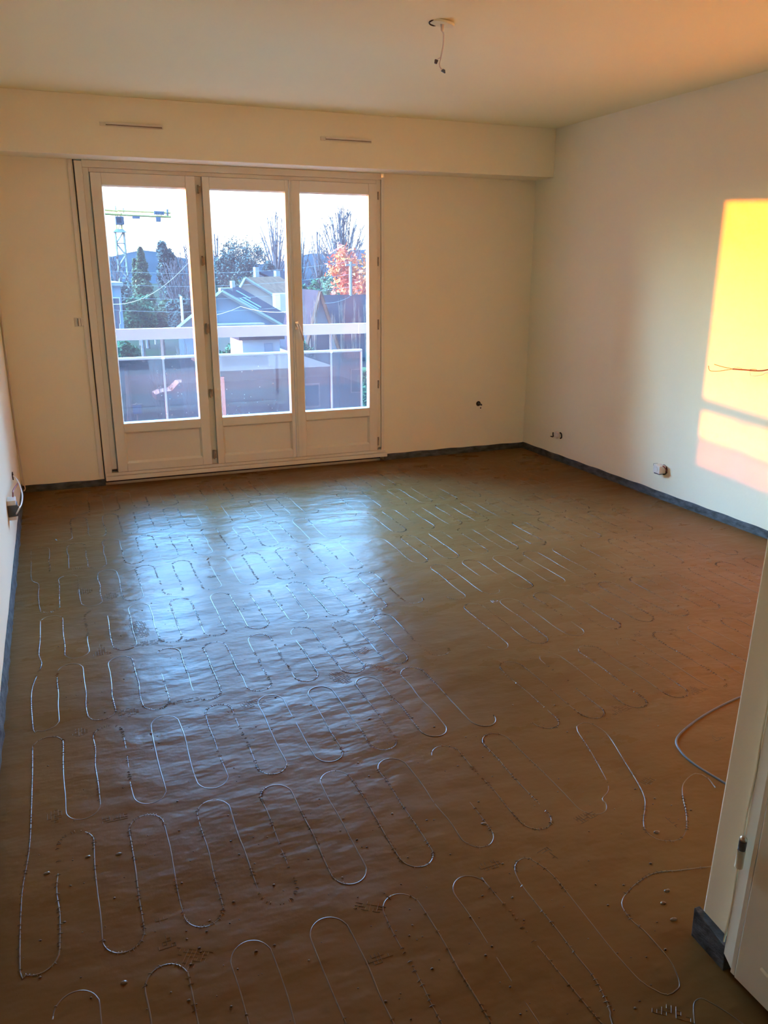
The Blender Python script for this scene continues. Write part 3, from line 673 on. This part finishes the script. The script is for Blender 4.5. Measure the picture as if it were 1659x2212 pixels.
def leafy(u, vtop, Y, wpx, vbot, label, m, shape='round', k=3500, seed=0, leaf=.22, group='green trees beyond the balcony', name='evergreen_tree'):
    rnd = random.Random(seed); top = at(u, vtop, Y); zb_ = max(GZ+.3, at(u, vbot, Y).z); H = top.z-zb_; W_ = wpx*hpx(Y)/2
    t = thing(name, label, 'tree', (top.x, Y, GZ), group)
    MB().tube([(top.x, Y, GZ), (top.x, Y, zb_+H*.6)], [.25, .08], 6).build('trunk', BARK, t)
    b = MB()
    lob = [(rnd.uniform(-.6,.6), rnd.uniform(-.6,.6), rnd.uniform(.15,.85), rnd.uniform(.25,.5)) for _ in range(14)]
    for _ in range(k):
        if shape == 'cone':
            h = rnd.random()**1.4; an = rnd.uniform(0, 2*math.pi); rr = W_*(1-h)**.75*(.72+.28*math.sin(h*42+an*2))*rnd.uniform(.7, 1.02)
            c = Vector((top.x+rr*math.cos(an), Y+rr*math.sin(an), zb_+H*h))
        else:
            l = rnd.choice(lob); d = Vector((rnd.gauss(0,1), rnd.gauss(0,1), rnd.gauss(0,1))).normalized()*l[3]*rnd.uniform(.75, 1.05)
            c = Vector((top.x+(l[0]+d.x)*W_, Y+(l[1]+d.y)*W_, zb_+H*min(1, max(0, l[2]+d.z*.5))))
        s_ = leaf*rnd.uniform(.6, 1.4); a1 = Vector((rnd.uniform(-1,1), rnd.uniform(-1,1), rnd.uniform(-.6,1))).normalized()*s_; a2 = a1.orthogonal().normalized()*s_*.7
        b.quad(c-a1, c+a2, c+a1)
    b.build('crown', m, t, kind='stuff', origin=(top.x, Y, GZ))
    return t
leafy(303, 537, 95, 62, 702, 'tall pointed conifer right of the crane mast', CONI, 'cone', 6000, 1, .32)
leafy(290, 560, 99, 30, 690, 'short pointed conifer tip just left of the tall conifer', CONI, 'cone', 2200, 2, .3)
leafy(355, 523, 112, 52, 640, 'dark ragged evergreen in the middle of left pane', EVER, 'round', 4500, 3, .34)
broad(380, 562, 92, 92, 'grey twiggy bare tree filling right of left pane', TWIG, 4, 46, .15, 26)
broad(243, 552, 130, 70, 'bare tree behind the crane mast foot', TWIG, 5, 24, .3, 12)
broad(404, 528, 124, 60, 'bare tree at the right edge of left pane', TWIG, 6, 20, .4, 12)
broad(464, 505, 124, 50, 'bare tree at the left edge of middle pane', TWIG, 7, 16, .4, 10)
bare(505, 516, 100, 88, 'dense dark round tree at left of middle pane', EVER, 8, 7, .7, leaves=4500, lm=EVER)
broad(592, 466, 107, 92, 'tall slender bare tree at right of middle pane', TWIG, 9, 22, .45, 12)
broad(644, 498, 95, 62, 'dark bare tree at left edge of right pane', TWIG, 10, 20, .4, 14)
broad(687, 498, 112, 56, 'small bare tree left of the broad round one', TWIG, 11, 18, .4, 12)
broad(738, 455, 100, 124, 'broad round bare tree topping right pane', TWIG, 12, 44, .36, 20)
bare(770, 541, 46, 108, 'red and orange leaved tree in right pane', BARKL, 13, 6, .8, leaves=3600, lm=REDL, group=None, name='red_leaved_tree')
rr = random.Random(5)
for i, (u, vt, Y, w_, lab, m) in enumerate([
    (250, 612, 88, 60, 'dusky bush low behind the pale tall building', EVER), (300, 640, 80, 70, 'green bush under the tall conifer', BUSH),
    (345, 650, 84, 70, 'green bush mid left pane', CONI), (390, 640, 80, 60, 'dark bush right in left pane', EVER),
    (470, 580, 110, 70, 'green tree mass behind the big white house left', BUSH), (520, 585, 108, 70, 'olive tree mass behind the big white house', CONI),
    (584, 566, 95, 40, 'dark green round tree above the white chimney', EVER), (630, 590, 101, 50, 'green tree behind the meeting stiles', BUSH),
    (665, 605, 80, 60, 'bright green hedge tree left in right pane', BUSH), (700, 590, 84, 70, 'olive green tree centre of right pane', CONI),
    (735, 610, 75, 60, 'green tree behind the red tree', BUSH), (790, 570, 90, 60, 'dark tree at right edge of right pane', EVER)]):
    leafy(u, vt, Y, w_, 720, lab, m, 'round', 2200, 30+i, .3, name='bushy_tree')
# low shrubs under / behind the railing
for i, (u, vt, Y, w_, vb, lab, m) in enumerate([
    (268, 735, 40, 60, 790, 'bright green shrub at left under top board', BUSH), (505, 735, 41, 95, 800, 'green hedge under top board in middle pane', BUSH),
    (606, 745, 42, 40, 800, 'dark shrub right in middle pane under board', EVER), (655, 738, 32, 40, 800, 'green shrub left in right pane under board', BUSH),
    (800, 790, 20, 40, 880, 'green shrub past the railing glass end', BUSH)]):
    leafy(u, vt, Y, w_, vb, lab, m, 'round', 1800, 60+i, .16, name='garden_shrub')
# tower crane
YC = 200; mp_ = hpx(YC)
cm = at(262, 560, YC); ct = at(258, 500, YC)
t = thing('tower_crane', 'yellow tower crane with blue-grey cab and counterweights', 'crane', (ct.x, YC, GZ))
mb_ = MB(); hw = 8.3*mp_/1.0
x0 = ct.x; z0 = GZ; z1 = at(258, 500, YC).z
for sx_ in (-1, 1):
    for sy_ in (-1, 1): mb_.tube([(x0+sx_*hw, YC+sy_*hw, z0), (x0+sx_*hw, YC+sy_*hw, z1)], .17, 4)
sec = 2.6; k = 0; z = z1
while z > -4:
    for a, b_ in (((-1,-1),(1,-1)), ((-1,1),(1,1)), ((-1,-1),(-1,1)), ((1,-1),(1,1))):
        mb_.tube([(x0+a[0]*hw, YC+a[1]*hw, z), (x0+b_[0]*hw, YC+b_[1]*hw, z)], .11, 3)
        s0, s1 = (z, z-sec) if k % 2 else (z-sec, z)
        mb_.tube([(x0+a[0]*hw, YC+a[1]*hw, s0), (x0+b_[0]*hw, YC+b_[1]*hw, s1)], .15, 3)
    z -= sec; k += 1
mb_.build('mast', CGREY, t)
MB().hexa([(x0-1.5, YC-1.5, z1-.2), (x0+1.5, YC-1.5, z1-.2), (x0+1.5, YC+1.5, z1-.2), (x0-1.5, YC+1.5, z1-.2),
           (x0-.8, YC-.8, z1+.5), (x0+.8, YC-.8, z1+.5), (x0+.8, YC+.8, z1+.5), (x0-.8, YC+.8, z1+.5)]).build('slewing_platform', CGREY, t)
zj = at(258, 461, YC).z
MB().tube([(x0-.6, YC-.6, z1), (x0-.6, YC-.6, zj)], .14, 4).tube([(x0+.6, YC-.6, z1), (x0+.6, YC-.6, zj)], .14, 4).tube([(x0-.6, YC+.6, z1), (x0-.6, YC+.6, zj)], .14, 4).tube([(x0+.6, YC+.6, z1), (x0+.6, YC+.6, zj)], .14, 4).tube([(x0-.6, YC-.6, z1), (x0+.6, YC-.6, (z1+zj)/2), (x0-.6, YC-.6, zj)], .1, 4).build('tower_head', YEL, t)
c = at(258, 477, YC)
MB().box(c.x-1.0, c.x+.9, YC-1.6, YC+.4, c.z-.9, c.z+.9).build('operator_cab', CBLUE, t, bevel=.15)
MB().box(c.x-.8, c.x+.3, YC-1.65, YC-1.6, c.z-.5, c.z+.6).build('cab_window', WIN, t)
def truss(P, Q, w_, m, name):
    b = MB(); P = Vector(P); Q = Vector(Q); n_ = 12; up = Vector((0,0,w_)); sd_ = Vector((0, w_*.5, 0))
    for o_ in (sd_, -sd_, up): b.tube([P+o_, Q+o_], .2, 4)
    for i in range(n_):
        a = P.lerp(Q, i/n_); m_ = P.lerp(Q, (i+.5)/n_); d = P.lerp(Q, (i+1)/n_)
        for s_ in (sd_, -sd_): b.tube([a+s_, m_+up, d+s_], .06, 3)
    return b.build(name, m, t)
pe = at(369, 466, YC); truss((x0, YC, zj-.3), (pe.x, YC, pe.z-.3), .9, YEL, 'counter_jib')
pj = at(150, 455, YC-40); truss((x0, YC, zj-.3), (pj.x-3, YC-40, pj.z), .8, YEL, 'jib')
a_ = at(332, 456, YC); b_ = at(355, 463, YC)
for i in range(5):
    xx = a_.x+(b_.x-a_.x)*i/5
    MB().box(xx, xx+(b_.x-a_.x)/5-.08, YC-.7, YC+.7, b_.z-.1, a_.z).build('counterweight', CBLUE, t)
a_ = at(336, 469, YC); b_ = at(347, 479, YC); MB().box(a_.x, b_.x, YC-.8, YC+.8, b_.z, a_.z).build('hanging_ballast', CBLUE, t)
a_ = at(285, 467, YC); b_ = at(302, 473, YC); MB().box(a_.x, b_.x, YC-.6, YC-.5, b_.z, a_.z).build('sign_board', CBLUE, t)
a_ = at(361, 452, YC); MB().tube([(a_.x, YC, a_.z), (a_.x, YC, a_.z-1.8)], .25, 5).build('mast_light', CBLUE, t)
MB().tube([(x0-.4, YC, zj), (x0-.4, YC, zj+1.6)], .16, 4).build('antenna', CGREY, t)
MB().tube([(x0+1.3, YC, zj), (x0+1.3, YC, zj+1.2)], .12, 4).build('antenna', CGREY, t)
# houses
def window(b_parent, x0, x1, y, z0, z1):
    f = MB().box(x0-.06, x1+.06, y-.05, y+.02, z0-.06, z1+.06).build('window', PVC, b_parent)
    MB().box(x0, x1, y-.07, y-.04, z0, z1).build('pane', WIN, f)
def gable_front(name, label, uL, uR, uA, vA, vE, Y, L, wallm, roofm, ridge_dx=0., verge=None, wins=(), orange=False):
    "house whose gable end faces the camera, ridge running back"
    A = at(uA, vA, Y); Lf = at(uL, vE, Y); Rt = at(uR, vE, Y); zE = Rt.z
    t = thing(name, label, 'house', ((Lf.x+Rt.x)/2, Y, GZ))
    b = MB(); dx = ridge_dx
    pts = [(Lf.x, GZ), (Rt.x, GZ), (Rt.x, zE), (A.x, A.z), (Lf.x, zE)]
    i = len(b.v); b.v += [(x, Y, z) for x, z in pts] + [(x+dx, Y+L, z) for x, z in pts]
    b.f += [(0,1,2,3,4), (9,8,7,6,5), (0,5,6,1), (1,6,7,2), (4,9,5,0)]
    b.build('wall', wallm, t)
    r = MB(); o_ = .35; th = .18
    for (ex, ez) in ((Rt.x, zE), (Lf.x, zE)):
        sgn = 1 if ex > A.x else -1
        sl_ = (A.z-ez)/abs(ex-A.x); e2 = (ex+sgn*o_, ez-sl_*o_)
        p = [(A.x, Y-o_, A.z+.02), (e2[0], Y-o_, e2[1]+.02), (e2[0]+dx, Y+L, e2[1]+.02), (A.x+dx, Y+L, A.z+.02)]
        r.hexa([(a, b__, c_) for a, b__, c_ in p] + [(a, b__, c_+th) for a, b__, c_ in p])
    ro = r.build('roof', roofm, t)
    if verge:
        vb = MB()
        for ex in (Rt.x+o_, Lf.x-o_):
            sl_ = (A.z-zE)/abs((Rt.x if ex > A.x else Lf.x)-A.x); ez = A.z-sl_*abs(ex-A.x)
            vb.tube([(A.x, Y-o_-.03, A.z+.12), (ex, Y-o_-.03, ez+.12)], .13, 4)
        vb.build('verge_board', verge, t)
    for w_ in wins: window(t, *w_)
    return t, A, Rt, Lf, zE
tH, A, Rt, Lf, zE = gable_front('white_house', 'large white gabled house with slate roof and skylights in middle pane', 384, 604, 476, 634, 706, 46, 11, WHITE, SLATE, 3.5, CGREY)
def on_slope(A, R, Y0, L, dx, s, q, off=.25):     # s along slope 0..1, q along ridge 0..1
    return Vector((A.x+(R.x-A.x)*s+dx*q, Y0+L*q, A.z+(R.z-A.z)*s+off))
for s0, q0, s1, q1 in ((.30,.05,.62,.12), (.30,.25,.62,.32), (.12,.45,.38,.52)):
    b = MB(); p = [on_slope(A, Rt, 46, 11, 3.5, s, q, .22) for s, q in ((s0,q0),(s1,q0),(s1,q1),(s0,q1))]
    b.hexa([tuple(a) for a in p] + [tuple(a+Vector((0,0,.08))) for a in p]); b.build('skylight', CBLUE, tH)
a_ = at(487, 622, 50); MB().box(a_.x-.4, a_.x+.4, 49.6, 50.4, a_.z-1.6, a_.z).build('chimney', CGREY, tH)
a_ = at(500, 700, 46); MB().box(a_.x-1.2, at(560, 700, 46).x, 44.5, 46, GZ, at(500, 697, 46).z).build('lean_to', BEIGE, tH)
t_, A2, R2_, L2, z2 = gable_front('tiled_house', 'older house with worn orange tiled roofs behind the white house', 500, 606, 528, 604, 652, 66, 9, BEIGE, TILE, 5.5, CGREY)
a_ = at(598, 640, 65); MB().tube([(a_.x, 63, GZ), (a_.x, 63, a_.z+.3)], .9, 12).build('stair_turret', BEIGE, t_)
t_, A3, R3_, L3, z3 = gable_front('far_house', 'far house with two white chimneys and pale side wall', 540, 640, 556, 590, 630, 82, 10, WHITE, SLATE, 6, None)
for u, v0, v1, w_ in ((553, 577, 596, 8), (598, 585, 604, 9), (502, 607, 614, 7)):
    p = at(u, v0, 81); q = at(u, v1, 81); MB().box(p.x-w_/2*hpx(81), p.x+w_/2*hpx(81), 80.5, 81.5, q.z-2, p.z).build('chimney', WHITE, t_)
# right house: ridge along x, small steep gable at its left
Y = 36; rl = at(702, 637, Y+4); rr_ = at(880, 636, Y+4); el = at(700, 735, Y)
t = thing('grey_roof_house', 'house with wide dark roof and small steep gable in right pane', 'house', (rl.x+3, Y+4, GZ))
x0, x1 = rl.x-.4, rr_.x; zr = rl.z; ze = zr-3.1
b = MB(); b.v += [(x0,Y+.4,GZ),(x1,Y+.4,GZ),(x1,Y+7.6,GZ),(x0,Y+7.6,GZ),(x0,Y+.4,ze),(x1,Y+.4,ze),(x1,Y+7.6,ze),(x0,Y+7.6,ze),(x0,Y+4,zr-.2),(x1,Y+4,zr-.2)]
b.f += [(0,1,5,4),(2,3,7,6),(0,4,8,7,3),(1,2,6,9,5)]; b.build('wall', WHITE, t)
r = MB(); r.hexa([(x0,Y-.1,ze-.3),(x1,Y-.1,ze-.3),(x1,Y+4,zr-.15),(x0,Y+4,zr-.15),(x0,Y-.1,ze-.1),(x1,Y-.1,ze-.1),(x1,Y+4,zr),(x0,Y+4,zr)])
r.hexa([(x0,Y+4,zr-.15),(x1,Y+4,zr-.15),(x1,Y+8.1,ze-.3),(x0,Y+8.1,ze-.3),(x0,Y+4,zr),(x1,Y+4,zr),(x1,Y+8.1,ze-.1),(x0,Y+8.1,ze-.1)])
r.build('roof', SLATE, t)
ga = at(688, 634, Y-1); gl = at(671, 702, Y-1); gr = at(710, 702, Y-1)
sl_ = (ga.z-gl.z)/(ga.x-gl.x)
gb = MB(); wl, wr = ga.x-2.0*(ga.x-gl.x), ga.x+2.0*(gr.x-ga.x); zl = ga.z-2.0*(ga.z-gl.z)
gb.v += [(wl,Y-1,GZ),(wr,Y-1,GZ),(wr,Y-1,zl),(ga.x,Y-1,ga.z),(wl,Y-1,zl),(wl,Y+4,GZ),(wr,Y+4,GZ),(wr,Y+4,zl),(ga.x,Y+4,ga.z),(wl,Y+4,zl)]
gb.f += [(0,1,2,3,4),(1,6,7,2),(5,0,4,9)]; gb.build('gable_wall', WHITE, t)
g2 = MB()
for ex in (wl, wr): g2.hexa([(ga.x,Y-1.25,ga.z+.02),(ex,Y-1.25,zl+.02),(ex,Y+4,zl+.02),(ga.x,Y+4,ga.z+.02),(ga.x,Y-1.25,ga.z+.16),(ex,Y-1.25,zl+.16),(ex,Y+4,zl+.16),(ga.x,Y+4,ga.z+.16)])
g2.build('gable_roof', SLATE, t)
g3 = MB()
for ex in (wl, wr): g3.tube([(ga.x,Y-1.3,ga.z+.1),(ex,Y-1.3,zl+.1)], .10, 4)
g3.build('verge_board', TILE, t)
a_ = at(704, 680, Y-.3)
window(t, ga.x-.5, ga.x+.5, Y-1.02, zl+.2, zl+1.4)
for k in range(3): window(t, wr+1.2+k*2.2, wr+2.2+k*2.2, Y+.38, ze-2.0, ze-.8)
# small pale shed with blue doors under the board in middle pane
pa, pb_ = at(566, 742, 35), at(592, 742, 35)
t = thing('garden_shed', 'pale shed with blue door seen below top board in middle pane', 'shed', ((pa.x+pb_.x)/2, 35, GZ))
MB().box(pa.x-1, pb_.x+.3, 35, 38, GZ, pa.z+.2).build('wall', WHITE, t)
MB().box(pa.x+.1, pb_.x-.1, 34.93, 35, GZ, pa.z).build('door', CBLUE, t)
MB().box(pa.x-1.2, pb_.x+.5, 34.8, 38.2, pa.z+.2, pa.z+.4).build('roof', SLATE, t)
# left pale building
a_ = at(228, 618, 58); b_ = at(260, 618, 58)
t = thing('pale_tall_building', 'pale tall narrow building at left edge of left pane', 'building', (a_.x, 58, GZ))
MB().box(a_.x-2, b_.x, 58, 66, GZ, a_.z).build('wall', WHITE, t)
MB().box(a_.x-2.2, b_.x+.2, 57.8, 66.2, a_.z, a_.z+.25).build('roof', CGREY, t)
for k in range(4):
    c = at(247, 655+k*27, 58); window(t, c.x-.25, c.x+.35, 58, c.z-.55, c.z+.35)
# low beige building behind the glass
a_ = at(484, 812, 24); b_ = at(600, 850, 24)
t = thing('beige_outbuilding', 'low beige outbuilding seen through the tinted balcony glass', 'outbuilding', ((a_.x+b_.x)/2, 24, GZ))
MB().box(a_.x, b_.x+2, 24, 30, GZ, a_.z).build('wall', BEIGE, t)
MB().box(a_.x-.2, b_.x+2.2, 23.8, 30.2, a_.z, a_.z+.2).build('roof', CGREY, t)
window(t, a_.x+2.5, a_.x+3.6, 24, a_.z-1.3, a_.z-.5)
def car(u, v, Y, L, rot, m, label, gz=GZ):
    c = at(u, v, Y); t = thing('car', label, 'car', (c.x, Y, gz))
    prof = [(-.5,.18),(-.5,.42),(-.42,.52),(-.25,.56),(-.12,.92),(.22,.95),(.38,.60),(.5,.54),(.5,.18)]
    b = MB(); n_ = len(prof); ca, sa = math.cos(rot), math.sin(rot)
    def T(px_, py_, pz_): return (c.x+px_*ca-py_*sa, Y+px_*sa+py_*ca, gz+pz_)
    for sgn in (-1, 1):
        b.v += [T(p[0]*L, sgn*.85*(.85 if p[1] > .7 else 1), p[1]*1.5) for p in prof]
    b.f += [tuple(range(n_)), tuple(reversed(range(n_, 2*n_)))] + [(i, (i+1) % n_, n_+(i+1) % n_, n_+i) for i in range(n_)]
    b.build('car_body', m, t)
    for sgn in (-1, 1):
        g = MB(); g.quad(*[T(px_*L, sgn*.83, pz_*1.5) for px_, pz_ in ((-.2,.6),(-.11,.88),(.2,.9),(.33,.62))])
        g.build('side_window', WIN, t)
    for px_ in (-.32, .32):
        for sgn in (-.8, .8):
            q = Vector(T(px_*L, sgn, .32)); MB().disc(q, (sa, -ca, 0), .32, .12*(1 if sgn < 0 else -1), 12).build('wheel', GREY, t)
car(318, 700, 112, 4.6, .1, SILV, 'silver car parked behind the top board in left pane', GZ+.6)
car(371, 694, 120, 4.3, .9, SILV, 'smaller pale car further back by the thin pole', GZ+.4)
car(400, 838, 53, 4.4, .05, REDP, 'red car seen through the tinted glass of left pane')
# sign
c = at(296, 884, 22)
t = thing('road_sign', 'blue square sign with white border behind tinted glass', 'sign', (c.x, 22, GZ))
MB().tube([(c.x, 22.03, GZ), (c.x, 22.03, c.z+.2)], .03, 6).build('post', CGREY, t)
MB().box(c.x-.17, c.x+.17, 21.97, 22.0, c.z-.17, c.z+.17).build('plate', RAIL, t)
MB().box(c.x-.14, c.x+.14, 21.96, 21.97, c.z-.14, c.z+.14).build('blue_face', SBLUE, t)
# poles and wires
def pole(u, vt, Y, r, label, m=CGREY, cross=None, name='utility_pole'):
    p = at(u, vt, Y); t = thing(name, label, 'pole', (p.x, Y, GZ))
    MB().tube([(p.x, Y, GZ), (p.x, Y, p.z)], [r*1.2, r], 8).build('shaft', m, t)
    if cross: MB().box(p.x-cross, p.x+cross, Y-.06, Y+.06, p.z-.25, p.z-.12).build('crossarm', m, t)
    return p
P1 = pole(757, 565, 40, .10, 'thick grey utility pole in front of the red tree', cross=.3)
P2 = pole(330, 655, 100, .12, 'thin utility pole with crossarm in left pane', cross=1.6)
P3 = pole(391, 640, 70, .10, 'pale slim pole at right of left pane', SILV)
P4 = pole(616, 552, 60, .07, 'pale thin pole at right edge of middle pane', BARKL)
PL = pole(90, 560, 44, .12, 'utility pole hidden left of the balcony door', cross=.4)
def wire(p, q, sag, r, label):
    p, q = Vector(p), Vector(q); r *= .6; pts = [p.lerp(q, i/24)-Vector((0,0,sag*4*(i/24)*(1-i/24))) for i in range(25)]
    o = MB().tube(pts, r, 4).build('overhead_wire', CGREY, origin=tuple(p)); return tag(o, label, 'wire', 'overhead wires outside')
for i, dv in enumerate((0, .7, 1.4, 2.1)):
    wire((PL.x, 44, PL.z-dv-.3), (P1.x, 40, P1.z-dv), .55, .012, ['uppermost', 'second', 'third', 'lowest'][i]+' of the level overhead wires crossing middle and right panes')
PM = pole(424, 548, 31, .10, 'utility pole hidden behind the first mullion')
wire((PL.x, 44, PL.z-.1), PM, 2.2, .022, 'deeply sagging overhead wire across left pane')
wire(P2, at(440, 615, 112), 1.5, .03, 'overhead wire rising right from the crossarm pole')
wire(P2, at(225, 668, 90), 1.0, .03, 'overhead wire running left from the crossarm pole')
wire(at(520, 662, 38), at(640, 672, 30), .15, .02, 'warm lit wire from the white house to the right')
wire(at(520, 662, 38), at(440, 684, 42), .1, .02, 'dark wire across the white gable wall')
wire(at(702, 655, 33), at(757, 640, 40), .1, .02, 'wire from the steep gable to the thick pole')
# warm bare saplings in front of the right house
for i, (u, vt, h) in enumerate(((655, 640, 0), (677, 628, 0), (738, 640, 0), (760, 632, 0), (774, 655, 0), (792, 640, 0), (722, 670, 0))):
    bare(u, vt, 32.5, 16, ['thin upright sapling at left stile of right pane', 'thin upright sapling beside the steep gable', 'sunlit sapling before the dark roof', 'sunlit trunk beside the grey pole',
         'short sapling right before the dark roof', 'sapling at far right before the dark roof', 'low sapling mid dark roof'][i], BARKL, 80+i, 4, .22, group='upright saplings before the right house', name='sapling', r0=.04)
for i, (u, vt, Yb) in enumerate(((400, 720, 22), (345, 745, 24), (428, 730, 37), (740, 735, 21.5))):
    bare(u, vt, Yb, 50, ['bare shrub behind railing at right of left pane', 'small bare shrub behind railing post in left pane', 'bare shrub at edge of left pane', 'bare shrub behind railing in right pane'][i], BARK, 95+i, 5, .6, group='bare shrubs below the balcony', name='bare_shrub', cat='shrub')
